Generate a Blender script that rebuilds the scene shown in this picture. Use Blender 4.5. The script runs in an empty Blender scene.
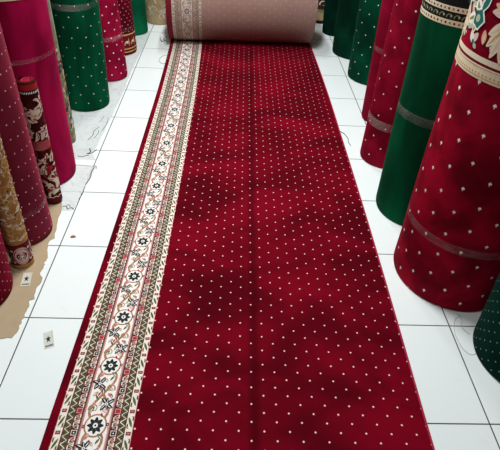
import bpy, math, random
from mathutils import Vector, Matrix
PI = math.pi
scn = bpy.context.scene
COL = scn.collection
random.seed(4)

# ------------------------------------------------------------------ helpers
def link(o, parent=None):
    COL.objects.link(o)
    if parent: o.parent = parent
    return o
def empty(name, loc=(0, 0, 0), rz=0):
    o = bpy.data.objects.new(name, None); o.empty_display_size = .1
    o.location = loc; o.rotation_euler = (0, 0, rz)
    return link(o)
def tag(o, label, cat, group=None, kind=None):
    o['label'] = label; o['category'] = cat
    if group: o['group'] = group
    if kind: o['kind'] = kind
    return o
def mesh(name, verts, faces, mats, parent=None, fm=None, smooth=False, uvs=None):
    me = bpy.data.meshes.new(name); me.from_pydata(verts, [], faces)
    for m in (mats if isinstance(mats, (list, tuple)) else [mats]): me.materials.append(m)
    if fm: me.polygons.foreach_set('material_index', fm)
    if smooth: me.polygons.foreach_set('use_smooth', [True]*len(faces))
    if uvs:
        L = me.uv_layers.new(name='UVMap')
        for lp in me.loops: L.data[lp.index].uv = uvs[lp.vertex_index]
    me.update()
    return link(bpy.data.objects.new(name, me), parent)
def box(V, F, x0, x1, y0, y1, z0, z1):
    b = len(V)
    V += [(x0,y0,z0),(x1,y0,z0),(x1,y1,z0),(x0,y1,z0),(x0,y0,z1),(x1,y0,z1),(x1,y1,z1),(x0,y1,z1)]
    F += [tuple(b+i for i in f) for f in ((3,2,1,0),(4,5,6,7),(0,1,5,4),(1,2,6,5),(2,3,7,6),(3,0,4,7))]
def boxobj(name, dims, mat, parent=None):
    V, F = [], []; box(V, F, *dims); return mesh(name, V, F, mat, parent)
def prism(name, pts, z0, z1, mat, parent=None, zf=None):
    n = len(pts); V = [(x, y, z0) for x, y in pts] + [(x, y, z1) for x, y in pts]
    F = [tuple(range(n-1, -1, -1)), tuple(range(n, 2*n))] + [(i, (i+1) % n, n+(i+1) % n, n+i) for i in range(n)]
    return mesh(name, V, F, mat, parent)
def curve_tube(name, pts, r, mat, parent=None, sub=5, k=6, flat=1):
    P = [Vector(p) for p in pts]; Q = []
    for i in range(len(P)-1):
        a, b, c, d = P[max(0, i-1)], P[i], P[i+1], P[min(len(P)-1, i+2)]
        for q in range(sub):
            t = q/sub; Q.append(.5*((2*b)+(c-a)*t+(2*a-5*b+4*c-d)*t*t+(3*b-a-3*c+d)*t**3))
    Q.append(P[-1]); V, F = [], []; n = len(Q)
    for i, p in enumerate(Q):
        T = (Q[min(n-1, i+1)]-Q[max(0, i-1)]).normalized(); S = T.cross(Vector((0, 0, 1))).normalized(); B = S.cross(T)
        rr = r*(.45 if i in (0, n-1) else 1)
        for q in range(k): a = 2*PI*q/k; V.append(tuple(p+S*rr*math.cos(a)+B*rr*flat*math.sin(a)))
    for i in range(n-1):
        for q in range(k): F.append((i*k+q, i*k+(q+1) % k, (i+1)*k+(q+1) % k, (i+1)*k+q))
    F.append(tuple(range(k))[::-1]); F.append(tuple((n-1)*k+q for q in range(k)))
    return mesh(name, V, F, mat, parent, None, True)

# ------------------------------------------------------------------ node helpers
class NT:
    def __init__(s, name):
        s.m = bpy.data.materials.new(name); s.m.use_nodes = True
        s.t = s.m.node_tree; s.bsdf = s.t.nodes['Principled BSDF']
    def n(s, typ, **k):
        nd = s.t.nodes.new(typ)
        for a, b in k.items(): setattr(nd, a, b)
        return nd
    def ln(s, a, b): s.t.links.new(a, b)
    def inp(s, sock, v):
        if isinstance(v, bpy.types.NodeSocket): s.ln(v, sock)
        else: sock.default_value = v
    def math(s, op, a, b=0, c=0, clamp=False):
        nd = s.n('ShaderNodeMath', operation=op, use_clamp=clamp)
        s.inp(nd.inputs[0], a); s.inp(nd.inputs[1], b); s.inp(nd.inputs[2], c)
        return nd.outputs[0]
    def mix(s, f, a, b):
        nd = s.n('ShaderNodeMix', data_type='RGBA')
        s.inp(nd.inputs[0], f); s.inp(nd.inputs[6], a if not isinstance(a, tuple) else (*a, 1)[:4])
        s.inp(nd.inputs[7], b if not isinstance(b, tuple) else (*b, 1)[:4])
        return nd.outputs[2]
    def noise(s, vec, scale, detail=3, rough=.5, dist=0):
        nd = s.n('ShaderNodeTexNoise'); s.ln(vec, nd.inputs['Vector'])
        nd.inputs['Scale'].default_value = scale; nd.inputs['Detail'].default_value = detail
        nd.inputs['Roughness'].default_value = rough; nd.inputs['Distortion'].default_value = dist
        return nd.outputs['Fac']
    def smooth(s, x, a, b):
        nd = s.n('ShaderNodeMapRange', interpolation_type='SMOOTHSTEP')
        s.inp(nd.inputs[0], x); nd.inputs[1].default_value = a; nd.inputs[2].default_value = b
        nd.inputs[3].default_value = 0; nd.inputs[4].default_value = 1
        return nd.outputs[0]
    def obj(s): return s.n('ShaderNodeTexCoord').outputs['Object']
    def uv(s): return s.n('ShaderNodeTexCoord').outputs['UV']
    def scale(s, vec, sc):
        nd = s.n('ShaderNodeMapping'); s.ln(vec, nd.inputs[0]); nd.inputs['Scale'].default_value = sc
        return nd.outputs[0]
    def bump(s, h, strength, dist=.002):
        nd = s.n('ShaderNodeBump'); nd.inputs['Strength'].default_value = strength
        nd.inputs['Distance'].default_value = dist; s.ln(h, nd.inputs['Height']); s.ln(nd.outputs[0], s.bsdf.inputs['Normal'])
    def set(s, **k):
        for a, v in k.items(): s.inp(s.bsdf.inputs[a.replace('_', ' ')], v)
        return s

def plain(name, col, rough=.85, var=.12, scale=60, sheen=0, alpha=1, spec=.3):
    N = NT(name); o = N.obj(); f = N.noise(o, scale, 3)
    c = N.mix(f, tuple(max(0, x*(1-var)) for x in col), tuple(min(1, x*(1+var)) for x in col))
    N.set(Base_Color=c, Roughness=rough, Alpha=alpha); N.bsdf.inputs['Specular IOR Level'].default_value = spec
    if sheen:
        N.bsdf.inputs['Sheen Weight'].default_value = sheen; N.bsdf.inputs['Sheen Roughness'].default_value = .4
        N.bsdf.inputs['Sheen Tint'].default_value = (*[min(1, x*3+.05) for x in col], 1)
    return N.m

def pile(name, lo, hi, dot=None, du=.08, dv=.0605, r=.0042, stagger=True, fleur=False, sheen=.08, nap=(1, 1, 1), napscale=5, coord='uv', u0=0.0, crease=None, tint=None):
    """cut-pile carpet: nap-mottled velvet colour with a woven sprig grid"""
    N = NT(name); vec = N.uv() if coord == 'uv' else N.obj()
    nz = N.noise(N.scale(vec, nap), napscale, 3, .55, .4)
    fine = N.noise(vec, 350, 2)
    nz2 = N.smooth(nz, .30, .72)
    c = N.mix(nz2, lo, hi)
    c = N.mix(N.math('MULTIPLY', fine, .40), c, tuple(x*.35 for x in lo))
    if crease is not None:   # old fold with crushed nap, its shading painted in as a dark stripe
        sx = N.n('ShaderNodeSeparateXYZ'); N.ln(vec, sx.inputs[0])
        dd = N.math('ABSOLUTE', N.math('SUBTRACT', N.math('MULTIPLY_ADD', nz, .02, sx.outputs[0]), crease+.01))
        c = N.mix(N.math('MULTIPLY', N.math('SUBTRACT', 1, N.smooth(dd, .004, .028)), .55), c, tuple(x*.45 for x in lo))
    if dot:
        sp = N.n('ShaderNodeSeparateXYZ'); N.ln(vec, sp.inputs[0]); U = N.math('SUBTRACT', sp.outputs[0], u0); V = sp.outputs[1]
        def cell(off, eu, ev, su=1, sv=1):
            pu = N.math('MULTIPLY', N.math('SUBTRACT', N.math('FRACT', N.math('ADD', N.math('DIVIDE', U, du), off+eu/du)), .5), du*su)
            pv = N.math('MULTIPLY', N.math('SUBTRACT', N.math('FRACT', N.math('ADD', N.math('DIVIDE', V, dv), off+ev/dv)), .5), dv*sv)
            return N.math('SQRT', N.math('ADD', N.math('MULTIPLY', pu, pu), N.math('MULTIPLY', pv, pv)))
        ds = []
        for off in ((0, .5) if stagger else (0,)):
            if fleur:
                ds.append(cell(off, r*.75, 0)); ds.append(cell(off, -r*.75, 0)); ds.append(cell(off, 0, -r*.9))
                ds.append(cell(off, r*.1, r*1.5, 2.2, .75))
            else: ds.append(cell(off, 0, 0))
        d = ds[0]
        for x in ds[1:]: d = N.math('MINIMUM', d, x)
        m = N.math('SUBTRACT', 1, N.smooth(d, r*.75, r*1.25))
        c = N.mix(m, c, dot)
    N.set(Base_Color=c, Roughness=.9); N.bsdf.inputs['Specular IOR Level'].default_value = .04
    N.bsdf.inputs['Sheen Weight'].default_value = sheen; N.bsdf.inputs['Sheen Roughness'].default_value = .35
    N.bsdf.inputs['Sheen Tint'].default_value = (*(tint or [min(1, x*2.2+.03) for x in hi]), 1)
    N.bump(N.math('ADD', fine, N.math('MULTIPLY', nz, 2)), .35, .003)
    return N.m

def clear_tape(name, alpha=.3):
    N = NT(name); o = N.obj(); f = N.noise(N.scale(o, (1, 1, 2)), 4, 2)
    N.set(Base_Color=(.85, .72, .72, 1), Roughness=.22, Alpha=N.math('MULTIPLY_ADD', N.smooth(f, .45, .75), alpha*2.2, alpha*.4))
    N.bump(f, .4, .004)
    return N.m

# ------------------------------------------------------------------ 2-D pattern builder (woven motifs)
class Pat:
    def __init__(s): s.v = []; s.f = []; s.m = []
    def face(s, idx, mat): s.f.append(tuple(idx)); s.m.append(mat)
    def rect(s, x0, x1, y0, y1, mat, ly=0, nx=1, ny=1):
        b = len(s.v)
        for j in range(ny+1):
            for i in range(nx+1): s.v.append((x0+(x1-x0)*i/nx, y0+(y1-y0)*j/ny, ly))
        for j in range(ny):
            for i in range(nx):
                a = b+j*(nx+1)+i; s.face((a, a+1, a+nx+2, a+nx+1), mat)
    def fan(s, c, pts, mat, ly):
        b = len(s.v); s.v.append((*c, ly)); s.v += [(*p, ly) for p in pts]; n = len(pts)
        for i in range(n): s.face((b, b+1+i, b+1+(i+1) % n), mat)
    def disc(s, c, r, mat, ly, n=14, ry=None, lobes=0, amp=0):
        ry = ry or r
        s.fan(c, [(c[0]+math.cos(2*PI*i/n)*r*(1+amp*math.cos(lobes*2*PI*i/n)), c[1]+math.sin(2*PI*i/n)*ry*(1+amp*math.cos(lobes*2*PI*i/n))) for i in range(n)], mat, ly)
    def ribbon(s, pts, w, mat, ly, taper=False):
        b = len(s.v); n = len(pts)
        for i, p in enumerate(pts):
            q0 = pts[max(0, i-1)]; q1 = pts[min(n-1, i+1)]; dx, dy = q1[0]-q0[0], q1[1]-q0[1]; L = math.hypot(dx, dy) or 1
            ww = w/2*((1-.8*i/(n-1)) if taper else 1)
            s.v.append((p[0]-dy/L*ww, p[1]+dx/L*ww, ly)); s.v.append((p[0]+dy/L*ww, p[1]-dx/L*ww, ly))
        for i in range(n-1): s.face((b+2*i+1, b+2*i+3, b+2*i+2, b+2*i), mat)
    def leaf(s, c, ang, L, W, mat, ly, n=6, bend=0):
        b = len(s.v)
        x, y, a = c[0], c[1], ang
        for i in range(n+1):
            t = i/n; ww = W/2*math.sin(PI*min(1, max(.0, t*.94+.03)))**.8
            s.v.append((x-math.sin(a)*ww, y+math.cos(a)*ww, ly)); s.v.append((x+math.sin(a)*ww, y-math.cos(a)*ww, ly))
            x += math.cos(a)*L/n; y += math.sin(a)*L/n; a += bend/n
        for i in range(n): s.face((b+2*i+1, b+2*i+3, b+2*i+2, b+2*i), mat)
    def curl(s, c, ang, R, turns, w, mat, ly, hand=1, n=14):
        """a scroll that winds inwards from c"""
        pts = []; x, y, a = c[0], c[1], ang
        for i in range(n+1):
            pts.append((x, y)); rad = R*(1-.75*i/n); st = turns*2*PI/n
            x += math.cos(a)*rad*st; y += math.sin(a)*rad*st; a += hand*st
        s.ribbon(pts, w, mat, ly, True); return pts
    def build(s, name, mapf, mats, parent):
        return mesh(name, [mapf(*v) for v in s.v], s.f, mats, parent, s.m)

# ------------------------------------------------------------------ camera
TH, YA, RO, H = .691276821, .0558839833, .0641283965, 1.46803484
r0 = Vector((math.cos(YA), -math.sin(YA), 0))
Fw = Vector((math.sin(YA)*math.cos(TH), math.cos(YA)*math.cos(TH), -math.sin(TH)))
Up = Vector((math.sin(YA)*math.sin(TH), math.cos(YA)*math.sin(TH), math.cos(TH)))
IX = math.cos(RO)*r0+math.sin(RO)*Up; IY = -math.sin(RO)*r0+math.cos(RO)*Up
cam = bpy.data.cameras.new('camera'); co = link(bpy.data.objects.new('camera', cam))
M = Matrix((IX, IY, -Fw)).transposed().to_4x4(); M.translation = (0, 0, H); co.matrix_world = M
cam.sensor_fit = 'HORIZONTAL'; cam.sensor_width = 36; cam.lens = 36*487.4554/500; cam.clip_start = .05
scn.camera = co

# ------------------------------------------------------------------ the room
N = NT('glazed_white_tile')
o = N.obj(); sp = N.n('ShaderNodeSeparateXYZ'); N.ln(o, sp.inputs[0])
def tdist(a, off):
    fr = N.math('FRACT', N.math('DIVIDE', N.math('ADD', a, off), .4))
    return N.math('MULTIPLY', N.math('SUBTRACT', .5, N.math('ABSOLUTE', N.math('SUBTRACT', fr, .5))), .4)
dx = tdist(sp.outputs[0], .73578+4); dy = tdist(sp.outputs[1], -3.59272+8)
d = N.math('MINIMUM', dx, dy); g = N.math('SUBTRACT', 1, N.smooth(d, .0016, .0030))
cl = N.noise(o, 2.2, 3); sm = N.noise(o, 14, 4)
tc = N.mix(cl, (.77, .83, .83), (.85, .89, .89))
tc = N.mix(N.math('MULTIPLY', N.smooth(sm, .6, .8), .12), tc, (.5, .5, .48))
N.set(Base_Color=N.mix(g, tc, (.05, .055, .055)), Roughness=N.math('MULTIPLY_ADD', g, .5, .16))
N.bsdf.inputs['Specular IOR Level'].default_value = .45
N.bump(N.math('MULTIPLY', N.math('ADD', N.math('MULTIPLY', g, -1), N.math('MULTIPLY', cl, .15)), 1), .4, .002)
M_TILE = N.m
M_WALL = plain('painted_wall', (.10, .09, .085), .8, .05, 3)
M_CEIL = plain('painted_ceiling', (.22, .22, .21), .9, .04, 3)
XL, XR, YB, YF, ZC = -1.30, 1.45, 5.5, -1.6, 3.1
def struct(name, dims, mat):
    ob = boxobj(name, dims, mat); ob['kind'] = 'structure'; return ob
struct('floor', (XL-.1, XR+.1, YF-.1, YB+.1, -.1, 0), M_TILE)
struct('wall_left', (XL-.1, XL, YF, YB, 0, ZC), M_WALL)
struct('wall_right', (XR, XR+.1, YF, YB, 0, ZC), M_WALL)
struct('wall_back', (XL-.1, XR+.1, YB, YB+.1, 0, ZC), M_WALL)
struct('wall_front', (XL-.1, XR+.1, YF-.1, YF, 0, ZC), M_WALL)
struct('ceiling', (XL-.1, XR+.1, YF-.1, YB+.1, ZC, ZC+.1), M_CEIL)

# ------------------------------------------------------------------ the unrolled carpet
CY = -.0108; CXL, CW = -.5513, 1.192
RED_LO, RED_HI = (.085, .0006, .005), (.225, .0014, .0125)  # dark and bright sheen of the brushed nap, painted into the field colour
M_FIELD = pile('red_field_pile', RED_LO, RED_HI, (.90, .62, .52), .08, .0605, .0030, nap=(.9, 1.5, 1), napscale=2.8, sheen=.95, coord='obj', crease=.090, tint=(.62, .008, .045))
M_BACK = None
N = NT('woven_backing'); uvv = N.uv(); nz = N.noise(uvv, 6, 3); wv = N.noise(N.scale(uvv, (1, 3, 1)), 160, 2)
sp = N.n('ShaderNodeSeparateXYZ'); N.ln(uvv, sp.inputs[0])
def cellb(off):
    pu = N.math('MULTIPLY', N.math('SUBTRACT', N.math('FRACT', N.math('ADD', N.math('DIVIDE', sp.outputs[0], .08), off)), .5), .08)
    pv = N.math('MULTIPLY', N.math('SUBTRACT', N.math('FRACT', N.math('ADD', N.math('DIVIDE', sp.outputs[1], .0605), off)), .5), .0605)
    return N.math('SQRT', N.math('ADD', N.math('MULTIPLY', pu, pu), N.math('MULTIPLY', pv, pv)))
dd = N.math('SUBTRACT', 1, N.smooth(N.math('MINIMUM', cellb(0), cellb(.5)), .003, .006))
c = N.mix(nz, (.235, .125, .105), (.335, .19, .16)); c = N.mix(N.math('MULTIPLY', wv, .45), c, (.46, .31, .27))
c = N.mix(N.math('MULTIPLY', dd, .45), c, (.60, .44, .38))
N.set(Base_Color=c, Roughness=.85); N.bsdf.inputs['Specular IOR Level'].default_value = .15; N.bump(wv, .3, .002)
M_BACK = N.m

def woven(name, col, var=.18): return plain(name, col, .92, var, 220, .1, spec=.1)
bm_ = {}
BCOL = dict(cream=(.82, .75, .66), white=(.86, .82, .78), olive=(.11, .10, .045), maroon=(.13, .012, .018), pink=(.55, .17, .21),
            dark=(.018, .022, .028), tan=(.36, .20, .09), red=(.42, .03, .04), gold=(.55, .40, .16), leafgreen=(.09, .12, .05), rose=(.70, .38, .36))
BK = list(BCOL)
B_MATS = [woven('border_'+k, v) for k, v in BCOL.items()]
def fade(c, k=.55): return tuple(x*(1-k)+y*k for x, y in zip(c, (.38, .27, .21)))
R_MATS = [woven('faded_border_'+k, fade(v)) for k, v in BCOL.items()]
ix = {k: i for i, k in enumerate(BK)}

def border_pattern(t0, t1, detail=True):
    p = Pat(); ny = max(1, int((t1-t0)/.03)); P = .2135
    for a, b, k in ((.022, .047, 'cream'), (.047, .0495, 'maroon'), (.0495, .073, 'olive'), (.073, .099, 'maroon'), (.099, .1022, 'olive'), (.1022, .105, 'pink'),
                    (.105, .195, 'white'), (.195, .1978, 'pink'), (.1978, .201, 'olive'), (.201, .227, 'maroon'), (.227, .2485, 'olive'), (.2485, .2505, 'maroon'), (.2505, .274, 'cream')):
        p.rect(a, b, t0, t1, ix[k], 1, 1, ny)
    for s in (.0225, .2735): p.rect(s-.001, s+.001, t0, t1, ix['rose'], 2, 1, ny)
    for s in (.1065, .1935): p.rect(s-.0008, s+.0008, t0, t1, ix['red'], 2, 1, ny)
    k0 = int(math.floor((t0-.12)/(P/3)))+1
    n = int((t1-t0)/(P/3))+2
    def inside(t, m=.02): return t0+m < t < t1-m
    for i in range(n):
        t = .1-.0005+.0 + (k0+i)*P/3
        if not inside(t, .038): continue
        q = (k0+i) % 2
        for side in (0, 1):
            gc = .0345 if side == 0 else .2625
            p.rect(gc-.0080, gc+.0080, t-.0058, t+.0058, ix['maroon'], 2); p.rect(gc-.0045, gc+.0045, t-.0030, t+.0030, ix['pink'], 3)
            tm = t+P/6; h = 1 if side == 0 else -1
            p.leaf((gc-.007*h, tm-.016), PI/2-.42*h, .036, .009, ix['leafgreen'], 2); p.leaf((gc-.0085*h, tm+.004), PI/2-.1*h, .014, .005, ix['maroon'], 2); p.leaf((gc+.0085*h, tm-.004), -PI/2-.1*h, .014, .005, ix['maroon'], 2)
            p.leaf((gc+.003*h, tm-.020), PI/2-1.1*h, .012, .005, ix['tan'], 2); p.leaf((gc-.003*h, tm+.020), -PI/2-1.1*h, .012, .005, ix['tan'], 2)
            # olive band: zigzag with seeds
            oc = .0612 if side == 0 else .2378; zw = .0085
            pts = [(oc+zw*(1 if j % 2 else -1), t-P/6+j*P/18) for j in range(7)]
            if inside(pts[0][1], 0) and inside(pts[-1][1], 0):
                p.ribbon(pts, .0030, ix['cream'], 2); p.ribbon([(x+.0042, y) for x, y in pts], .0012, ix['dark'], 2.2)
                for j in range(6):
                    tt = t-P/6+(j+.5)*P/18
                    for sg in (-1, 1):
                        tj = t-P/6+(j+(0 if (j % 2 == 0) == (sg > 0) else 1))*P/18
                        p.disc((oc+sg*.0066, tj), .0040, ix['dark' if sg > 0 else 'maroon'], 3, 6); p.disc((oc+sg*.0066, tj), .0016, ix['gold'], 4, 5)
            # maroon band: chained squares and hourglasses
            mc = .086 if side == 0 else .214
            p.rect(mc-.0095, mc+.0095, t-.0085, t+.0085, ix['cream' if q else 'rose'], 2); p.rect(mc-.0075, mc+.0075, t-.0065, t+.0065, ix['dark' if q else 'red'], 3)
            p.disc((mc, t), .0026, ix['cream' if q else 'red'], 4, 6)
            for j in range(5):
                tt = tm+(j-2)*.0092; d_ = 1 if j % 2 else -1
                tri = lambda k: [(mc-d_*.0098*k, tt-.0070*k), (mc+d_*.0085*k, tt), (mc-d_*.0098*k, tt+.0070*k)]
                p.fan((mc-d_*.003, tt), tri(1), ix['cream'], 2+.1*j); p.fan((mc-d_*.003, tt), tri(.62), ix[('dark', 'maroon', 'gold', 'maroon', 'red')[j]], 3)
    c = .150; k0 = int(math.floor((t0-.1)/P))
    for i in range(int((t1-t0)/P)+3):
        t = .123+(k0+i)*P
        A = .036
        for ph, w in ((0, 1), (PI, -1)):
            pts = [(c+w*A*math.sin(2*PI*j/16*1.0)*(.55+.45*abs(math.cos(2*PI*j/32))), t+P*j/16) for j in range(17)]
            pts = [x for x in pts if inside(x[1], .002)]
            if len(pts) > 2:
                p.ribbon(pts, .0085, ix['red'], 2); p.ribbon(pts, .0062, ix['tan'], 3)
        if inside(t, .042):
            p.disc((c, t), .0375, ix['red'], 3.2, 24); p.disc((c, t), .0365, ix['tan'], 3.6, 24); p.disc((c, t), .0325, ix['white'], 4, 24)
            p.disc((c, t), .0230, ix['dark'], 5, 40, lobes=8, amp=.22)
            for j in range(8):
                a = 2*PI*(j+.5)/8; p.disc((c+.0145*math.cos(a), t+.0145*math.sin(a)), .0022, ix['leafgreen'], 6, 6)
            p.disc((c, t), .0085, ix['white'], 6, 10); p.disc((c, t), .0035, ix['dark'], 7, 8)
            for sg in (-1, 1):
                p.disc((c+sg*.039, t+sg*.004), .0055, ix['dark'], 5, 8); p.disc((c+sg*.039, t+sg*.004), .0025, ix['rose'], 6, 6)
                p.leaf((c-sg*.042, t-.012), PI/2, .02, .006, ix['rose'], 5)
        for fr, u_, a_, L_, W_, c_ in ((.20, .030, 2.6, .022, .010, 'rose'), (.20, -.030, .9, .024, .010, 'leafgreen'), (.30, -.005, 1.0, .020, .009, 'tan'), (.42, .034, 1.9, .022, .009, 'leafgreen'), (.46, -.034, .6, .022, .010, 'tan'),
                                       (.55, .032, 2.4, .024, .010, 'tan'), (.58, -.036, 1.3, .022, .008, 'leafgreen'), (.70, .006, 2.2, .020, .009, 'tan'), (.80, -.028, .7, .022, .010, 'rose'), (.80, .030, 2.2, .024, .010, 'leafgreen'), (.50, 0, 1.57, .022, .010, 'dark')):
            if inside(t+P*fr, .04): p.leaf((c+u_, t+P*fr), a_, L_, W_, ix[c_], 4.5, 5, .5); p.leaf((c+u_, t+P*fr), a_, L_*.7, W_*.35, ix['cream' if c_ != 'cream' else 'tan'], 4.8, 4, .5)
        for fr, sg in ((1/3, 1), (2/3, -1)):
            tt = t+P*fr; cc = (c+sg*.020, tt)
            if not inside(tt, .035): continue
            for a, L, W in ((.5, .030, .013), (2.2, .029, .013), (-.7, .026, .012), (-2.4, .028, .012), (1.4, .022, .010), (-1.5, .020, .009)):
                p.leaf(cc, a*sg+(0 if sg > 0 else PI), L, W, ix['dark'], 5, bend=.5); p.leaf((cc[0]+.006*math.cos(a*sg+(0 if sg > 0 else PI)), cc[1]+.006*math.sin(a*sg+(0 if sg > 0 else PI))), a*sg+(0 if sg > 0 else PI), L*.6, W*.22, ix['white'], 5.5, bend=.3)
            p.disc(cc, .0055, ix['white'], 6, 8); p.disc(cc, .0025, ix['red'], 7, 6)
            p.curl((c-sg*.036, tt-.022), PI/2, .017, .95, .0055, ix['tan'], 4, -sg)
            p.disc((c-sg*.024, tt), .0052, ix['rose'], 5, 8); p.disc((c-sg*.024, tt), .0024, ix['red'], 6, 6)
            p.leaf((c-sg*.012, tt+.014), PI/2+sg*.6, .020, .007, ix['leafgreen'], 5)
            p.leaf((c+sg*.030, tt+.026), PI/2+sg*.9, .018, .008, ix['pink'], 5); p.leaf((c+sg*.010, tt-.030), -PI/2+sg*.4, .015, .007, ix['red'], 5)
    return p

def bs(s): return .030+(s-.022)*.932
Y0, Y1 = -.35, 4.31
def cxo(t): return CXL+(-.032*((t-2.8)/1.4)**1.7 if t > 2.8 else .006*math.sin(max(0, t-.8)/2*PI))
def ch(s, t):
    """height of the carpet face: slight waves left over from being rolled"""
    w = .0016*math.sin(t*15.5+.6*math.sin(s*4))+.0012*math.sin(t*7.3+1+s*1.6)
    crease = -.0016*math.exp(-((s-.640-.01*math.sin(t*3))/.022)**2)
    e = min(s, CW-s); edge = min(1, max(0, e/.006))
    return .0085*(.55+.45*math.sqrt(edge))+(w+crease)*min(1, e/.05)+.0025*min(1, e/.05)
carpet = empty('carpet', (0, 0, 0), CY)
tag(carpet, 'long red dotted carpet with ornate cream border, unrolled down the aisle over white tiles', 'carpet')
ss = [0, .002, .004, .007, .012, .022]+[.022+(CW-.044)*i/44 for i in range(1, 44)]+[CW-.022, CW-.012, CW-.007, CW-.004, CW-.002, CW]
nt = 190; V = []; F = []; uv = []
for j in range(nt+1):
    t = Y0+(Y1-Y0)*j/nt
    for s in ss: V.append((cxo(t)+s, t, ch(s, t))); uv.append((s, t))
ns = len(ss)
for j in range(nt):
    for i in range(ns-1): a = j*ns+i; F.append((a, a+1, a+ns+1, a+ns))
b = len(V)
for j in range(nt+1):
    t = Y0+(Y1-Y0)*j/nt
    V += [(cxo(t), t, .0005), (cxo(t)+CW, t, .0005)]; uv += [(0, t), (CW, t)]
for j in range(nt):
    F.append((b+2*j, j*ns, (j+1)*ns, b+2*j+2)[::-1]); F.append((b+2*j+1, b+2*j+3, (j+1)*ns+ns-1, j*ns+ns-1)[::-1])
M_FIELD2 = M_FIELD
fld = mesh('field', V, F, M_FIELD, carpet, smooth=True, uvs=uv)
bp = border_pattern(Y0+.01, Y1-.02)
bord = bp.build('border', lambda s, t, l: (cxo(t)+bs(s), t, ch(bs(s), t)+.0003+.00022*l), B_MATS, carpet)
bord['label'] = 'cream and maroon floral border with black rosettes'

V, F = [], []; k = 8; m = nt
for j in range(m+1):
    t = Y0+(Y1-.03-Y0)*j/m
    for q in range(k): a = 2*PI*q/k; V.append((cxo(t)+CW+.0015+.0042*math.cos(a), t, .0062+.0042*math.sin(a)))
for j in range(m):
    for q in range(k): F.append((j*k+q, j*k+(q+1) % k, (j+1)*k+(q+1) % k, (j+1)*k+q))
bd = mesh('edge_binding', V, F, plain('overlocked_edge', (.36, .012, .045), .8, .3, 300, .1), carpet, None, True); bd['label'] = 'brighter red stitched edge'
# the part still rolled up, backing outwards
RR = .30
RY = 4.295
def spiral_roll(name, R, r_in, x0, x1, th, mat_out, mat_in, parent, yc, zc, x_jit=.0):
    """a wound sheet, axis along x: outer face + wound ends"""
    V, F, uv, fm = [], [], [], []; n = 96; nx = 24
    for i in range(nx+1):
        x = x0+(x1-x0)*i/nx; e = min(1, min(i, nx-i)/1.0)
        for j in range(n+1):
            a = 2*PI*j/n; fr = j/n
            rr = R-th*(1-fr) if False else R-.006*fr
            rr = rr*(1+.004*math.sin(3*a+x*4)+.003*math.sin(x*9+a))-(.004 if e == 0 else 0)
            V.append((x, yc+rr*math.sin(a-PI), zc+rr*math.cos(a-PI))); uv.append((x, a*R))
    for i in range(nx):
        for j in range(n): k = i*(n+1)+j; F.append((k, k+n+1, k+n+2, k+1)); fm.append(0)
    ob = mesh(name, V, F, [mat_out], parent, fm, True, uv)
    # wound ends
    for xe, sgn in ((x0, -1), (x1, 1)):
        V, F, fm = [], [], []
        turns = int((R-r_in)/th); m = turns*36
        for j in range(m+1):
            a = 2*PI*j/36; rr = r_in+(R-.007-r_in)*j/m
            x = xe-sgn*.004+sgn*.004*math.sin(j*.05)*x_jit
            for dr, xx in ((0, x-sgn*.012), (th*.25, x), (th*.7, x), (th*.78, x-sgn*.004), (th, x-sgn*.004)):
                V.append((xx, yc+(rr-th+dr)*math.sin(a), zc+(rr-th+dr)*math.cos(a)))
        for j in range(m):
            for q in range(4):
                k = j*5+q; F.append((k, k+1, k+6, k+5)); fm.append(0 if q < 2 else 1)
        mesh('roll_end', V, F, [mat_in, mat_out], ob, fm, True)
    return ob
ROT = .045; RX0, RX1 = -.568, .614
M_REDEDGE = plain('red_pile_edge', (.16, .004, .016), .9, .3, 90, .2)
roll = spiral_roll('rolled_end', RR, .05, RX0, RX1, .012, M_BACK, M_REDEDGE, carpet, 0, RR, .6)
roll.location = (-.022, RY, .002); roll.rotation_euler = (0, 0, ROT)
roll['label'] = 'dull pink-brown woven backing of the part still rolled up'
rp = border_pattern(.0, .95)
def rmap(s, t, l):
    a = -.25+t/RR; rr = RR*(1+.004*math.sin(3*(a+0)+(RX0+s)*4)+.003*math.sin((RX0+s)*9+a))+.0012+.0002*l
    return (RX0+.012+bs(s)*.98 if s > .0216 else RX0+.012+s*1.35, rr*math.sin(a-PI), RR+rr*math.cos(a-PI))
rb = rp.build('rolled_border', rmap, R_MATS, roll); rb['label'] = 'faded border showing through the backing'
# plain red selvedge beside it
pp = Pat(); pp.rect(.0, .012, 0, .95, 0, 0, 1, 32); pp.rect(.012, .0335, 0, .95, 0, .5, 1, 32)
pp.build('selvedge', lambda s, t, l: rmap(s-.012, t, l), [M_REDEDGE], roll)

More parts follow.
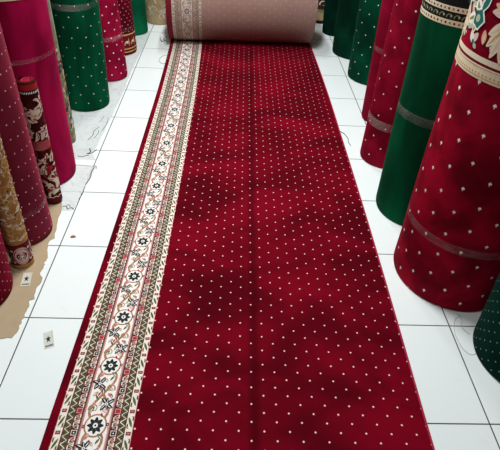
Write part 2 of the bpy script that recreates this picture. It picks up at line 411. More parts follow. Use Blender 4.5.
# ------------------------------------------------------------------ standing rolls
M_TAPE = clear_tape('clear_packing_tape', .14)
M_TAPE_THIN = clear_tape('thin_cling_wrap', .075)
M_JUTE = plain('jute_backing', (.34, .24, .16), .9, .2, 150)
M_ENDS = {k: plain('cut_edge_'+k, c, .95, .3, 120, spec=.05) for k, c in dict(red=(.30, .012, .03), green=(.004, .06, .035), tan=(.35, .24, .13), brown=(.10, .03, .02)).items()}
def endm(m): return M_ENDS['green' if 'green' in m.name or 'emerald' in m.name else 'tan' if ('tan' in m.name or 'ochre' in m.name or 'sage' in m.name) else 'brown' if 'brown' in m.name else 'red']
class Roll:
    def __init__(s, name, x, y, r, lx, ly, h, mat, label, group, z0=0.0, endmat=None, seam=2.4, th=.010, core=.018):
        s.x, s.y, s.r, s.lx, s.ly, s.h, s.z0 = x, y, r, lx, ly, h, z0
        s.ph = random.random()*6
        s.root = empty(name, (x, y, z0)); tag(s.root, label, 'carpet roll', group)
        n = 96; V, F, uv = [], [], []
        zs = [(0, -.012), (.003, -.005), (.010, -.001), (.02, 0)]
        k = max(4, int(h/.06)); zs += [(.02+(h-.035)*i/k, 0) for i in range(1, k+1)]+[(h-.008, -.001), (h-.002, -.004), (h, -.009)]
        s.seam = seam
        for z, dr in zs:
            for j in range(n+1):
                a = seam+2*PI*j/n; V.append(s.pt(a, z, dr)); uv.append(((a-seam)*r, z))
        nz = len(zs)
        for i in range(nz-1):
            for j in range(n): q = i*(n+1)+j; F.append((q, q+1, q+n+2, q+n+1))
        b = len(V); V.append((0, 0, 0)); uv.append((0, 0))
        for j in range(n): F.append((b, j+1, j))
        # flap edge of the outer layer
        for i in range(nz-1):
            F.append((i*(n+1), (i+1)*(n+1), (i+1)*(n+1)+n, i*(n+1)+n))
        s.body = mesh('pile', V, F, mat, s.root, None, True, uv)
        # wound top end
        V, F, fm = [], [], []; turns = max(2, int((r-core)/th)); m = turns*30
        for j in range(m+1):
            a = seam+2*PI*j/30; rr = (core+(r*.985-core)*j/m)/r
            for dr, dz in ((-th*.9, -.012), (-th*.7, -.002), (-th*.25, -.002), (-th*.18, -.006), (-th*.02, -.006)):
                p = s.pt(a, h+dz, 0, rr+dr/r); V.append(p)
        for j in range(m):
            for q in range(4): k_ = j*5+q; F.append((k_, k_+1, k_+6, k_+5)); fm.append(0 if q < 2 else 1)
        s.end = mesh('roll_end', V, F, [endmat or endm(mat), M_JUTE], s.root, fm, True)
    def rad(s, a, z):
        fr = ((a-s.seam) % (2*PI))/(2*PI)
        return s.r*(1+.006*math.sin(3*a+s.ph+z*2)+.004*math.sin(z*9+s.ph+a))-.004*fr
    def pt(s, a, z, dr=0, k=1):
        rr = s.rad(a, z)*k+dr
        return (rr*math.cos(a)+s.lx*z, rr*math.sin(a)+s.ly*z, z)
    def tape(s, z, w, mat=None, tilt=0, a0=None, a1=None, ph=0, name='tape'):
        V, F = [], []; full = a0 is None
        if full: a0, a1 = 0, 2*PI
        n = 72
        for j in range(n+1):
            a = a0+(a1-a0)*j/n; zz = z+tilt*math.sin(a-ph)
            V.append(s.pt(a, zz-w/2, .0016)); V.append(s.pt(a, zz, .0022)); V.append(s.pt(a, zz+w/2, .0016))
        for j in range(n):
            k = 3*j; F += [(k, k+3, k+4, k+1), (k+1, k+4, k+5, k+2)]
        return mesh(name, V, F, mat or M_TAPE, s.root, None, True)
    def pattern(s, p, name, mats, a_ref, base=.0012, step=.0005):
        """p in metres: u along the girth from angle a_ref, v height above the base"""
        return p.build(name, lambda u, v, l: s.pt(a_ref+u/s.r, v, base+step*l), mats, s.root)

LG = 'rolled carpets standing along the left side'; RG = 'rolled carpets standing along the right side'
CR_LO, CR_HI = (.20, .003, .030), (.46, .010, .075)
GR_LO, GR_HI = (.0015, .030, .018), (.004, .105, .055)
DOT = (.92, .74, .62)
m_L1 = pile('crimson_dotted_pile', (0.1878, 0.00289, 0.01806), (0.391, 0.0085, 0.04675), DOT, .05, .05, .0026, napscale=4)
m_L3 = pile('plum_dotted_pile', (.15, .012, .028), (.25, .020, .046), (.95, .68, .64), .033, .060, .0027, stagger=False, napscale=4, sheen=.45)
m_L5 = pile('plain_crimson_pile', (.25, .002, .034), (.62, .008, .10), None, napscale=7, nap=(1, .3, 1), sheen=.15)
m_L7 = pile('green_dotted_pile', (.001, .045, .020), (.002, .135, .058), (.88, .85, .66), .080, .115, .0034, napscale=6, nap=(1, .25, 1))
m_L8 = pile('crimson_sprig_pile', (.22, .003, .026), (.50, .008, .062), (.95, .84, .76), .07, .10, .0048, napscale=5)
m_L9 = pile('dark_red_dotted_pile', (0.0884, 0.00204, 0.00952), (0.192, 0.0048, 0.0224), (.75, .45, .35), .05, .05, .0035, napscale=4)
m_L10 = pile('plain_green_pile', (0.00153, 0.0765, 0.0306), (0.0054, 0.18, 0.0765), None, napscale=4)
m_L11 = pile('plain_dark_green_pile', (0.001275, 0.02869, 0.01402), (0.003, 0.06375, 0.03), None, napscale=4)
m_R1 = pile('bottle_green_dotted_pile', (0.000765, 0.01836, 0.01224), (0.0018, 0.045, 0.0288), (.30, .45, .36), .05, .05, .0026, napscale=4)
m_R2 = pile('red_sprig_pile', (.16, .0018, .011), (.48, .0045, .032), (1, .93, .87), .145, .10, .0033, fleur=True, napscale=6)
m_R3 = pile('emerald_pile', (.001, .042, .017), (.0012, .112, .043), None, napscale=6, nap=(1, .3, 1))
m_R4 = pile('ruby_dotted_pile', (.18, .002, .014), (.40, .005, .034), (.92, .78, .70), .12, .12, .0044, napscale=6)
m_R5 = pile('plain_ruby_pile', (0.1768, 0.00204, 0.01496), (0.336, 0.0048, 0.036), None, napscale=4)
m_R6 = pile('deep_green_dotted_pile', (0.0006375, 0.02869, 0.01402), (0.0015, 0.075, 0.036), (.75, .78, .62), .11, .14, .0042, napscale=4)
m_R7 = pile('deep_green_pile', (0.000595, 0.01785, 0.00952), (0.0014, 0.0476, 0.0238), None, napscale=4)
m_R8 = pile('blackish_green_pile', (0.000595, 0.01428, 0.00833), (0.0014, 0.0364, 0.0196), None, napscale=4)
m_gold = pile('ochre_patterned_pile', (.40, .18, .045), (.60, .30, .085), None, napscale=14, sheen=.1)
m_fl = pile('brown_patterned_pile', (0.0374, 0.00816, 0.0068), (0.128, 0.0128, 0.0112), None, napscale=18, sheen=.15)
m_gg = pile('sage_patterned_pile', (.20, .24, .15), (.36, .38, .26), None, napscale=16, sheen=.15)
m_tan = pile('tan_patterned_pile', (.42, .31, .17), (.58, .43, .26), None, napscale=14, sheen=.1)

W = lambda n, c: woven(n, c)
m_cream = W('woven_cream', (.78, .66, .48)); m_dkbrown = W('woven_brown', (.05, .022, .015)); m_wred = W('woven_red', (.40, .02, .03))
m_blush = W('woven_blush', (.72, .50, .44)); m_wgold = W('woven_gold', (.58, .34, .11)); m_black = W('woven_black', (.012, .012, .014))
m_white = W('woven_white', (.82, .78, .72)); m_teal = W('woven_teal', (.015, .14, .11)); m_sage = W('woven_sage', (.42, .47, .36))
m_peach = W('woven_peach', (.74, .40, .24)); m_olive = W('woven_olive', (.20, .22, .08)); m_maroon = W('woven_maroon', (.14, .008, .016))
FM = [m_cream, m_dkbrown, m_wred, m_blush, m_wgold, m_black, m_white, m_teal, m_sage, m_peach, m_olive, m_maroon]
CRM, BRN, WRD, BLS, GLD, BLK, WHT, TEA, SAG, PCH, OLV, MAR = range(12)

def scrolls(p, u0, u1, v0, v1, step, size, w, cols, rnd, leafy=True):
    """all-over arabesque of curls and leaves"""
    v = v0+size; row = 0
    while v < v1-size*.6:
        u = u0+(step*.5 if row % 2 else step*.15)
        while u < u1:
            a = rnd.uniform(0, 2*PI); h = rnd.choice((-1, 1)); c = rnd.choice(cols)
            uu = u+rnd.uniform(-.2, .2)*step; vv = v+rnd.uniform(-.2, .2)*step
            pts = p.curl((uu, vv), a, size*.55, .8, w, c, 1, h)
            pts = p.curl((uu, vv), a+PI, size*.5, .65, w, c, 1, h)
            if leafy:
                for k in range(3): p.leaf((uu, vv), a+PI/2+rnd.uniform(-1.2, 1.2)+(PI if k == 2 else 0), size*rnd.uniform(.5, .9), size*.28, rnd.choice(cols), 2, 5, rnd.uniform(-1, 1))
                p.disc((uu+size*.35*math.cos(a+2), vv+size*.35*math.sin(a+2)), size*.14, rnd.choice(cols), 3, 7)
            u += step
        v += step*.8; row += 1
def foliage(p, u0, u1, v0, v1, size, cols, accents, rnd, dens=1.0):
    n = int((u1-u0)*(v1-v0)/(size*size)*3.2*dens)
    for i in range(n):
        u, v = rnd.uniform(u0, u1), rnd.uniform(v0+size*.7, v1-size*.7); a = rnd.uniform(0, 2*PI); c = rnd.choice(cols); b = rnd.choice((-2.2, 2.2, 1.4, -1.4)); ly = 1+i*.012
        p.leaf((u, v), a, size*rnd.uniform(.8, 1.15), size*rnd.uniform(.28, .42), c, ly, 8, b)
        if i % 2 == 0: p.leaf((u+.15*size*math.cos(a), v+.15*size*math.sin(a)), a, size*.6, size*.10, rnd.choice(accents), ly+.3, 6, b*.7)
        if i % 3 == 0: p.disc((u+rnd.uniform(-.5, .5)*size, v+rnd.uniform(-.5, .5)*size), size*.13, rnd.choice(accents), ly+.4, 7)
rnd = random.Random(11)
deg = math.radians
# --- left side
A = Roll('carpet_roll', -1.0052, 1.3116, .1630, .095, -.01, 1.2, m_L1, 'crimson carpet roll with small pale dots at the left edge, nearest on cardboard', LG, .0025)
B = Roll('carpet_roll', -.8529, 1.4815, .0435, .0271, .012, .70, m_gold, 'slim ochre floral carpet roll with pink medallion at its foot, on cardboard', LG, .0025)
p = Pat()
foliage(p, -.135, .135, .130, .69, .026, [CRM, GLD, GLD, BLS], [WHT, BRN, CRM], rnd, .30); scrolls(p, -.135, .135, .135, .69, .040, .026, .003, [CRM, WHT, CRM, GLD], rnd, False)
for v, h, c in ((.0, .022, GLD), (.118, .012, MAR), (.022, .096, MAR)): p.rect(-.1366, .1366, v+.001, v+h, c, 0, 48, 3)
for k in range(4):
    u = -.136+.068*k
    p.disc((u, .070), .0325, BLS, 1, 18, ry=.045); p.disc((u, .070), .0275, WRD, 2, 18, ry=.038); p.disc((u, .070), .0265, BLS, 2.4, 18, ry=.0365)
    for j in range(6):
        a = j*PI/3; p.leaf((u+.004*math.cos(a), .070+.005*math.sin(a)), a, .018, .006, MAR if j % 2 else WRD, 3, 5); p.curl((u+.006*math.cos(a+.5), .07+.008*math.sin(a+.5)), a+.5, .006, .7, .003, WHT, 4)
    p.disc((u, .070), .006, WHT, 5, 10)
    for j in (-1, 1): p.disc((u+.034, .07+j*.03), .006, BLS, 2, 8)
p.ribbon([(-.1366+.2732*i/60, .012+.005*(1 if i % 2 else -1)) for i in range(61)], .0025, MAR, 2)
B.pattern(p, 'floral_pattern', FM, deg(-60)); B.tape(.268, .03, M_TAPE_THIN, .012, ph=.6)
C3 = Roll('carpet_roll', -.9219, 1.6874, .1285, .0053, .0038, 1.2, m_L3, 'plum maroon carpet roll with fine pinkish dots, standing on cardboard behind ochre roll', LG, .0025)
C3.tape(.175, .025, M_TAPE_THIN, .012, ph=1)
D = Roll('carpet_roll', -.8484, 1.9135, .0385, .0113, .0025, .615, m_fl, 'short slim brown and cream scroll patterned carpet roll with red top end', LG, .003, M_ENDS['red'], th=.012, core=.006)
D.end.data.materials[1] = M_ENDS['red']
p = Pat(); U = PI*.0385
p.rect(-U, U, .578, .604, WRD, 0, 40, 1); p.rect(-U, U, .560, .578, BLK, 0, 40, 1)
for k in range(26):
    u = -U+2*U*(k+.5)/26; p.leaf((u-.004, .563), .95, .013, .006, WHT, 2, 3)
foliage(p, -U, U, .345, .565, .046, [CRM, CRM, CRM, BLS], [WRD, BRN, MAR], rnd, .95)
p.rect(-U, U, .30, .345, WRD, 0, 40, 2)
foliage(p, -U, U, .045, .30, .044, [CRM, CRM, WRD, BLS], [WRD, BRN, MAR], rnd, .95)
p.rect(-U, U, .012, .04, MAR, 0, 40, 2); p.ribbon([(-U+2*U*i/40, .045+.004*math.sin(i*1.6)) for i in range(41)], .004, CRM, 1)
D.pattern(p, 'floral_pattern', FM, deg(-60)); D.tape(.335, .05, M_TAPE, .01)
E5 = Roll('carpet_roll', -.9823, 2.1508, .1722, .028, .005, 1.2, m_L5, 'plain bright crimson carpet roll tied with cling wrap, between plum roll and sage strip', LG, .003)
E5.tape(.653, .016, M_TAPE_THIN, .006, ph=.5); E5.tape(.645, .006, M_TAPE_THIN, .008, ph=.2)
p = Pat(); U = PI*.1722; p.rect(-U, U, .885, .955, CRM, 0, 64, 2); p.rect(-U, U, .955, .965, MAR, 0, 64, 1)
for k in range(48): p.leaf((-U+2*U*(k+.2)/48, .905), .7, .022, .009, GLD, 1, 4)
E5.pattern(p, 'patterned_band', FM, deg(-60))
G6 = Roll('carpet_roll', -.9514, 2.4869, .060, .0071, .0032, 1.2, m_gg, 'slim sage green floral carpet roll half hidden behind the plain crimson roll', LG, .003)
p = Pat(); U = PI*.06
foliage(p, -U, U, .02, .56, .036, [CRM, OLV, GLD, BRN, MAR, SAG, TEA], [CRM, BRN, MAR], rnd, .6)
p.rect(-U, U, .56, .575, OLV, 0, 40, 1)
for u in (-.12, -.06, 0, .06, .12): p.rect(u-.004, u+.004, .6, 1.18, SAG, 0, 1, 8)
G6.pattern(p, 'floral_pattern', FM, 0)
H7 = Roll('carpet_roll', -.9381, 2.9749, .1384, .0242, .0034, 1.2, m_L7, 'green carpet roll with pale dots on the left side, beside the crimson dotted roll', LG, .003)
H7.tape(.63, .035, M_TAPE_THIN, .008)
I8 = Roll('carpet_roll', -.8815, 3.4217, .1204, -.028, 0, 1.2, m_L8, 'crimson carpet roll with large cream dots on the left, just behind green dotted roll', LG, .003)
I8.tape(.297, .03, M_TAPE, .008)
J9 = Roll('carpet_roll', -.9068, 3.9215, .1321, -.03, 0, 1.2, m_L9, 'dark red dotted carpet roll with gold scroll band round its foot, left side', LG, .003)
p = Pat(); U = PI*.1321
for v0, v1, c in ((.045, .054, GLD), (.054, .150, MAR), (.150, .160, GLD), (.022, .030, GLD)): p.rect(-U, U, v0, v1, c, 0, 60, 2)
for k in range(14):
    u = -U+2*U*(k+.5)/14; p.curl((u-.016, .078), PI/2, .028, .62, .012, GLD, 1, -1); p.disc((u+.004, .100), .010, CRM, 2, 10); p.leaf((u+.02, .07), PI/2, .06, .010, GLD, 1, 5)
J9.pattern(p, 'patterned_band', FM, deg(-40)); J9.tape(.19, .03, M_TAPE_THIN)
K10 = Roll('carpet_roll', -.8908, 4.3872, .1349, -.028, 0, 1.2, m_L10, 'plain bright green carpet roll near the far end of the left side', LG, .003)
L11 = Roll('carpet_roll', -.8967, 4.9215, .1061, -.028, 0, 1.2, m_L11, 'plain dark green carpet roll, the farthest one on the left side', LG)
T = Roll('carpet_roll', -.690, 4.705, .130, 0, .0, 1.2, m_tan, 'tan patterned carpet roll behind left end of the big rolled carpet', LG)
p = Pat(); U = PI*.13; scrolls(p, -U, U, .05, 1.1, .11, .07, .008, [BLS, SAG, CRM, GLD], rnd); T.pattern(p, 'floral_pattern', FM, deg(-90))
# --- right side
R1 = Roll('carpet_roll', 1.106, 1.0600, .1900, -.060, .0, 1.25, m_R1, 'bottle green carpet roll with faint dots at the right edge, nearest the camera', RG)
R2 = Roll('carpet_roll', .9611, 1.4973, .2390, -.0109, .0019, 1.25, m_R2, 'fat red carpet roll with pale sprigs, cream band and acanthus flowers near its top', RG)
R2.tape(.302, .036, M_TAPE, .012, ph=-2.4)
p = Pat(); U = PI*.239
p.rect(-U, U, .905, .944, CRM, 0, 90, 2); p.rect(-U, U, .944, .952, MAR, 0, 90, 1); p.rect(-U, U, .952, .968, CRM, 0, 90, 1)
for k in range(110):
    u = -U+2*U*(k+.5)/110; p.disc((u, .921), .0035, GLD, 1, 6); p.disc((u, .932), .002, BLS, 1, 5)
p.rect(-U, U, .912, .9145, GLD, 1, 90, 1); p.rect(-U, U, .938, .9402, GLD, 1, 90, 1)
def flower(u, v, s=1):
    for a, L, Wd, c, ly in ((2.6, .07, .040, SAG, 1), (2.0, .06, .036, WHT, 1.4), (3.3, .075, .034, WHT, 1.2), (1.3, .06, .03, SAG, 1), (-2.6, .06, .032, SAG, 1.1), (-1.9, .045, .026, CRM, 1.2)):
        p.leaf((u, v), a, L*s, Wd*s, c, ly, 7, .5); p.leaf((u+.008*math.cos(a), v+.008*math.sin(a)), a, L*.7*s, Wd*.3*s, OLV if c != SAG else CRM, ly+.3, 6, .5)
    p.disc((u+.002, v), .030*s, WHT, 2.2, 16, lobes=5, amp=.12); p.disc((u+.002, v), .024*s, TEA, 2.6, 16, lobes=5, amp=.12)
    p.disc((u, v), .011*s, SAG, 3, 10); p.leaf((u+.005, v+.018), 1.2, .06*s, .030*s, WHT, 2.2, 7, -.3); p.leaf((u+.008, v+.024), 1.2, .046*s, .020*s, TEA, 2.6, 7, -.3)
    p.leaf((u-.014, v+.006), 2.4, .03, .010, BRN, 2.9, 5, .8)
def plume(u, v, s=1):
    for i, (a, L) in enumerate(((-2.25, .070), (-2.0, .092), (-1.75, .108), (-1.5, .112), (-1.25, .10), (-1.0, .080))):
        p.leaf((u, v), a, L*s, .030*s, CRM, 1+.2*i, 8, .35*(i-2.5)*.4); p.leaf((u+.006*math.cos(a), v+.006*math.sin(a)), a, L*.85*s, .007*s, GLD if i % 2 else BLS, 1.12+.2*i, 8, .35*(i-2.5)*.4)
    for i in range(9):
        a = .1+i*.36; p.leaf((u, v+.012), a, .062*s, .026*s, PCH if i % 2 else BLS, 2.4, 7, .4); p.leaf((u, v+.012), a, .05*s, .006, CRM, 2.7, 6, .4)
    p.disc((u, v+.012), .022*s, SAG, 3, 14); p.disc((u, v+.012), .014*s, CRM, 3.3, 12)
for k in range(-1, 5):
    ub = -.008+k*.215
    flower(ub+.036, 1.058); plume(ub+.150, 1.080)
    p.leaf((ub+.040, .992), 1.0, .036, .022, BLS, 1, 6); p.leaf((ub+.044, .990), 2.2, .036, .022, WHT, 1.2, 6); p.leaf((ub+.048, .992), -.6, .022, .014, SAG, 1.2, 5); p.disc((ub+.044, .995), .006, TEA, 2, 8)
    p.leaf((ub+.090, 1.000), PI/2+.2, .040, .020, PCH, 1.1, 6); p.leaf((ub+.088, 1.0), PI/2, .03, .006, CRM, 1.4, 5)
    scrolls(p, ub, ub+.2, 1.12, 1.23, .07, .05, .008, [CRM, SAG, BLS, WHT], rnd)
R2.pattern(p, 'floral_band', FM, PI, .0012, .0006)
R3 = Roll('carpet_roll', .9235, 1.952, .1840, -.0206, .0032, 1.25, m_R3, 'plain emerald carpet roll with dark patterned band near top, behind the fat red roll', RG)
R3.tape(.53, .04, M_TAPE, .012, ph=2.6)
p = Pat(); U = PI*.184
p.rect(-U, U, .930, .950, CRM, 0, 70, 1); p.rect(-U, U, .950, .978, BLK, 0, 70, 1); p.rect(-U, U, .978, .996, CRM, 0, 70, 1); p.rect(-U, U, .996, 1.22, BLK, 0, 70, 3)
for k in range(70):
    u = -U+2*U*(k+.5)/70
    for v in (.940, .987): p.disc((u, v), .0045, MAR if k % 2 else OLV, 1, 6)
for k in range(40):
    u = -U+2*U*(k+.5)/40; p.curl((u-.008, .956), PI/2, .012, .8, .005, OLV, 1, -1); p.disc((u+.009, .964), .004, SAG, 2, 6)
scrolls(p, -U, U, 1.0, 1.2, .06, .045, .008, [OLV, OLV, CRM, TEA], rnd)
R3.pattern(p, 'patterned_band', FM, deg(-140))
R4 = Roll('carpet_roll', .8843, 2.4251, .1347, .0037, .0011, 1.25, m_R4, 'ruby red carpet roll with cream dots on the right, behind the plain emerald roll', RG)
R4.tape(.255, .05, M_TAPE, .006)
R5 = Roll('carpet_roll', .9736, 2.9146, .1207, -.028, .0034, 1.25, m_R5, 'plain ruby carpet roll on the right, mostly hidden behind the ruby dotted roll', RG)
R5.tape(.468, .03, M_TAPE_THIN, .01)
R6 = Roll('carpet_roll', 1.0666, 3.5964, .1889, -.0153, .0019, 1.25, m_R6, 'dark green carpet roll with sparse pale dots on the right side', RG)
R7 = Roll('carpet_roll', 1.0182, 4.0965, .1860, -.0331, .0029, 1.25, m_R7, 'plain deep green carpet roll on the right, beyond the sparse dotted green one', RG)
R8 = Roll('carpet_roll', .9200, 4.5893, .1132, -.055, 0, 1.25, m_R8, 'blackish green plain carpet roll, the farthest green one on the right', RG)
R9 = Roll('carpet_roll', .835, 4.96, .130, 0, 0, 1.2, m_tan, 'brown and tan scroll patterned carpet roll behind right end of big rolled carpet', RG)
p = Pat(); U = PI*.13
for v0, v1, c in ((.001, .03, BLK), (.105, .13, OLV), (.13, .30, BRN), (.30, .33, GLD), (.33, 1.1, MAR)): p.rect(-U, U, v0, v1, c, 0, 50, 2)
for k in range(9):
    u = -U+2*U*(k+.5)/9; p.curl((u-.02, .17), PI/2, .032, .9, .012, CRM, 1, -1); p.curl((u+.02, .27), -PI/2, .026, .8, .010, CRM, 1, -1); p.disc((u, .36), .012, CRM, 1, 8)
R9.pattern(p, 'floral_pattern', FM, deg(-100))

# ------------------------------------------------------------------ litter on the floor
M_CARD = plain('brown_cardboard', (.40, .30, .19), .9, .10, 22)
card_edge = [(-.867, 2.03), (-.835, 1.95), (-.802, 1.866), (-.795, 1.80), (-.787, 1.732), (-.771, 1.64), (-.788, 1.622), (-.780, 1.563), (-.764, 1.514), (-.769, 1.49), (-.765, 1.466), (-.768, 1.425),
             (-.748, 1.386), (-.755, 1.35), (-.752, 1.315), (-.745, 1.284), (-.763, 1.273), (-.753, 1.244), (-.757, 1.215), (-.754, 1.19), (-.760, 1.155), (-.757, 1.121), (-.766, 1.098), (-.785, 1.099), (-.806, 1.091), (-.90, 1.10), (-1.02, 1.09), (-1.14, 1.10), (-1.22, 1.10), (-1.22, 2.03)]
jag = []
for i, a in enumerate(card_edge):
    jag.append(a)
    if i < 24:
        b_ = card_edge[i+1]
        for f_ in (.33, .66): jag.append((a[0]+(b_[0]-a[0])*f_+rnd.uniform(-.004, .005), a[1]+(b_[1]-a[1])*f_))
cb = prism('cardboard', jag[::-1], .0003, .0022, M_CARD); tag(cb, 'flattened torn brown cardboard sheet under the nearest rolls on the left', 'cardboard')

def plastic_mat(name, col, alpha):
    N = NT(name); o = N.obj(); f = N.noise(o, 9, 4, .6, 1.5); f2 = N.noise(o, 30, 3, .6, 2)
    cr = N.math('SUBTRACT', 1, N.smooth(N.math('ABSOLUTE', N.math('SUBTRACT', f, .5)), .004, .03))
    N.set(Base_Color=N.mix(N.math('MULTIPLY', cr, .5), col, tuple(x*.72 for x in col)), Roughness=.28, Alpha=alpha)
    N.bump(N.math('ADD', f, N.math('MULTIPLY', f2, .4)), .6, .01)
    return N.m
M_FILM = plastic_mat('cloudy_plastic_film', (.74, .77, .77), .7)
M_FILM2 = plastic_mat('thin_plastic_film', (.78, .81, .81), .6)
M_WRINKLE_SHADE = plain('dark_wrinkle_shade', (.03, .032, .032), .7, .2, 40)  # dark colour imitates the shade inside the film's wrinkles
def film(name, edge, xl, mat, label, zb, marks):
    """edge: (x, y) points along the aisle side, from near to far"""
    V, F = [], []; n = len(edge); K = 10; r_ = random.Random(len(label))
    pts = []
    for i in range(n-1):
        for f_ in (0, .25, .5, .75):
            pts.append((edge[i][0]+(edge[i+1][0]-edge[i][0])*f_+(r_.uniform(-.004, .004) if f_ else 0), edge[i][1]+(edge[i+1][1]-edge[i][1])*f_))
    pts.append(edge[-1]); n = len(pts)
    for (x, y) in pts:
        for k in range(K+1):
            q = k/K; V.append((x+(xl-x)*q, y, zb+(0 if k == 0 else r_.uniform(0, .0006))))
    for i in range(n-1):
        for k in range(K): a = i*(K+1)+k; F.append((a, a+1, a+K+2, a+K+1))
    ob = mesh(name, V, F, mat, None, None, True); tag(ob, label, 'plastic sheet')
    for mk in marks: curve_tube('wrinkle_shade_tube', [(x, y, zb+.0006) for x, y in mk[1:]], mk[0], M_WRINKLE_SHADE, ob, flat=.35)
    return ob
film('plastic_sheet', [(-.735, 2.29), (-.775, 2.36), (-.765, 2.42), (-.762, 2.56), (-.757, 2.70), (-.752, 2.82), (-.748, 3.19), (-.752, 3.44), (-.75, 3.69), (-.74, 4.0), (-.735, 4.4)], -1.2, M_FILM,
     'large cloudy plastic sheet under the green dotted and farther left rolls', .0004,
     [(.0028, (-.845, 2.325), (-.82, 2.318), (-.80, 2.33), (-.785, 2.335)), (.0030, (-.80, 2.41), (-.785, 2.37), (-.80, 2.35), (-.775, 2.36), (-.757, 2.40)), (.0018, (-.83, 2.50), (-.815, 2.56), (-.82, 2.60), (-.80, 2.66)),
      (.0014, (-.80, 2.52), (-.79, 2.58), (-.795, 2.62)), (.0014, (-.775, 2.60), (-.765, 2.70), (-.77, 2.78)), (.0012, (-.81, 2.72), (-.80, 2.80))])
film('plastic_sheet', [(-.757, 1.838), (-.737, 1.860), (-.739, 1.92), (-.734, 1.987), (-.731, 2.06), (-.728, 2.117), (-.722, 2.18), (-.724, 2.225)], -.95, M_FILM2,
     'smaller thin plastic sheet with dark torn edge in front of plain crimson roll', .0012,
     [(.0022, (-.727, 2.22), (-.733, 2.17), (-.727, 2.12), (-.736, 2.05)), (.0016, (-.736, 2.04), (-.732, 1.98), (-.738, 1.93)), (.0022, (-.80, 1.868), (-.782, 1.872), (-.772, 1.85), (-.757, 1.862), (-.742, 1.848)),
      (.0016, (-.785, 1.885), (-.77, 1.88), (-.765, 1.868)), (.0012, (-.86, 2.235), (-.80, 2.232), (-.73, 2.226)), (.0018, (-.734, 2.228), (-.722, 2.228), (-.716, 2.20))])

M_PAPER = plain('white_paper', (.60, .60, .54), .7, .05, 30); M_PRINT = plain('black_print', (.012, .012, .013), .6, .1, 30)
def paper_tag(pts, z, label, tone):
    c0, cx, cy_ = pts[0], Vector((pts[1][0]-pts[0][0], pts[1][1]-pts[0][1])), Vector((pts[3][0]-pts[0][0], pts[3][1]-pts[0][1]))
    def P(u, v, dz): return (c0[0]+cx.x*u+cy_.x*v, c0[1]+cx.y*u+cy_.y*v, z+dz)
    V, F = [], []; n = 6
    for lay in (0, .0006):
        for j in range(n+1):
            for i in range(n+1):
                u, v = i/n, j/n; V.append(P(u, v, lay+.003*max(0, u-.6)**2*6*(1-v)))
    q = (n+1)**2
    for j in range(n):
        for i in range(n):
            a = j*(n+1)+i; F += [(a, a+1, a+n+2, a+n+1)[::-1], (q+a, q+a+1, q+a+n+2, q+a+n+1)]
    ring = [i for i in range(n)]+[i*(n+1)+n for i in range(n)]+[n*(n+1)+n-i for i in range(n)]+[(n-i)*(n+1) for i in range(n)]
    for i in range(len(ring)): a, b_ = ring[i], ring[(i+1) % len(ring)]; F.append((a, b_, q+b_, q+a))
    # fix winding for the handedness of the corner order
    ob = mesh('paper_tag', V, F, tone); tag(ob, label, 'label')
    def zz(u, v): return .0009+.003*max(0, u-.6)**2*6*(1-v)
    SV, SF = [], []
    k = 10; SV.append(P(.47, .46, zz(.47, .46)))
    for i in range(k):
        a = -PI/2+i*2*PI/k; rr = .30 if i % 2 == 0 else .125; u, v = .47+rr*math.cos(a), .46+rr*.82*math.sin(a); SV.append(P(u, v, zz(u, v)))
    SF = [(0, 1+i, 1+(i+1) % k) for i in range(k)]
    mesh('printed_star', SV, SF, M_PRINT, ob)
    SV, SF = [], []
    x = .12
    for i in range(7):
        w = (.07, .10, .06, .09, .11, .07, .08)[i]; b_ = len(SV); SV += [P(x, .82, zz(x, .82)), P(x+w, .82, zz(x+w, .82)), P(x+w, .92, zz(x+w, .92)), P(x, .92, zz(x, .92))]; SF.append((b_, b_+1, b_+2, b_+3)); x += w+.03
    mesh('printed_line', SV, SF, M_PRINT, ob)
M_PAPER2 = plain('creased_paper', (.56, .54, .46), .8, .08, 30)
paper_tag([(-.663, 1.121), (-.632, 1.135), (-.606, 1.063), (-.637, 1.052)], .0004, 'small white paper tag with black star lying on the white tiles', M_PAPER)
paper_tag([(-.832, 1.420), (-.796, 1.424), (-.782, 1.358), (-.820, 1.346)], .0026, 'small paper tag with black star lying on the brown cardboard', M_PAPER2)
M_SCRAP = plain('brown_scrap', (.30, .14, .07), .9, .3, 90)
V, F = [], []
for k, (u, v, z) in enumerate(((-.012, -.004, .0005), (-.004, -.007, .002), (.006, -.005, .004), (.013, -.001, .001), (.010, .005, .003), (0, .006, .005), (-.009, .005, .002))): V.append((-.694+u, 1.652+v, z+.001))
V.append((-.694, 1.652, .006)); F = [(7, i, (i+1) % 7) for i in range(7)]; b_ = len(V)
V += [(x, y, .0004) for x, y, z in V[:7]]; F += [(i, b_+i, b_+(i+1) % 7, (i+1) % 7) for i in range(7)]+[tuple(b_+6-i for i in range(7))]
tag(mesh('scrap', V, F, M_SCRAP), 'tiny crumpled brown scrap on the white tiles left of the carpet', 'litter')
M_THREAD = plain('dark_thread', (.03, .03, .03), .8, .1, 40); M_FIBRE = plain('grey_fibre', (.30, .31, .31), .8, .1, 40)
tag(curve_tube('thread', [(.668, 2.705, .0095), (.682, 2.70, .006), (.698, 2.684, .003), (.706, 2.655, .0022), (.713, 2.623, .002), (.708, 2.58, .002), (.716, 2.54, .002)], .0017, M_THREAD), 'dark loose thread on the tiles at right edge of the carpet', 'thread')
tag(curve_tube('thread', [(-.500, 3.70, .002), (-.545, 3.68, .002), (-.580, 3.74, .002), (-.565, 3.83, .002), (-.53, 3.86, .002), (-.510, 3.85, .002)], .0018, M_FIBRE), 'grey looped thread on the tiles left of the carpet, near its rolled end', 'thread')
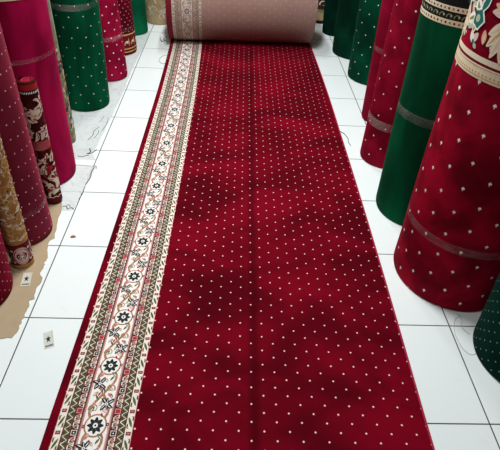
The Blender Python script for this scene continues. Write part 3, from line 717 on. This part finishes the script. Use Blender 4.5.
tag(curve_tube('thread', [(.93, 1.245, .002), (.90, 1.225, .002), (.882, 1.19, .002), (.873, 1.15, .002), (.878, 1.09, .002), (.90, 1.06, .002), (.93, 1.07, .002)], .0007, M_FIBRE), 'pale curling fibre on the tiles in front of the fat red roll', 'thread')
tag(curve_tube('thread', [(.915, 1.26, .002), (.925, 1.22, .002), (.91, 1.19, .002), (.93, 1.15, .002)], .0007, M_FIBRE), 'short grey fibre between the fat red roll and bottle green roll', 'thread')
# crumpled white plastic by the rolled end
V, F = [], []; n, m = 14, 8; r_ = random.Random(3)
for j in range(m+1):
    for i in range(n):
        a = 2*PI*i/n; e = PI*j/m; k = .75+.5*r_.random()
        V.append((-.602+.026*k*math.sin(e)*math.cos(a), 4.20+.05*k*math.sin(e)*math.sin(a), max(.0008, .022+.026*k*math.cos(e))))
for j in range(m):
    for i in range(n): F.append((j*n+i, (j+1)*n+i, (j+1)*n+(i+1) % n, j*n+(i+1) % n))
tag(mesh('plastic_scrap', V, F, plain('white_plastic', (.82, .84, .84), .3, .05, 30)), 'crumpled white plastic scrap on the floor by left end of the big roll', 'litter')

# ------------------------------------------------------------------ ceiling lamps (fluorescent battens over the aisle)
def batten(x, y, length, power, label, col=(.96, 1, .99)):
    t = empty('ceiling_light', (x, y, ZC)); tag(t, label, 'ceiling light', 'fluorescent battens over the aisle')
    boxobj('housing', (-.06, .06, -length/2, length/2, -.05, 0), M_CEIL, t)
    L = bpy.data.lights.new('tube', 'AREA'); L.shape = 'RECTANGLE'; L.size = .10; L.size_y = length; L.energy = power; L.color = col
    o = link(bpy.data.objects.new('tube', L), t); o.location = (0, 0, -.075)
batten(-.15, 2.4, 1.2, 68, 'white fluorescent batten on the ceiling, over the middle of the aisle')
batten(-.15, 4.4, 1.2, 28, 'white fluorescent batten on the ceiling, over the rolled end of the carpet')
batten(-.30, .7, 1.2, 16, 'white fluorescent batten on the ceiling, over the near end of the carpet')
w = bpy.data.worlds.new('world'); scn.world = w; w.use_nodes = True
w.node_tree.nodes['Background'].inputs[0].default_value = (.8, .9, 1, 1); w.node_tree.nodes['Background'].inputs[1].default_value = .15

vs = scn.view_settings; vs.view_transform = 'Standard'; vs.look = 'None'; vs.gamma = 1; vs.exposure = 0.5; vs.use_curve_mapping = False
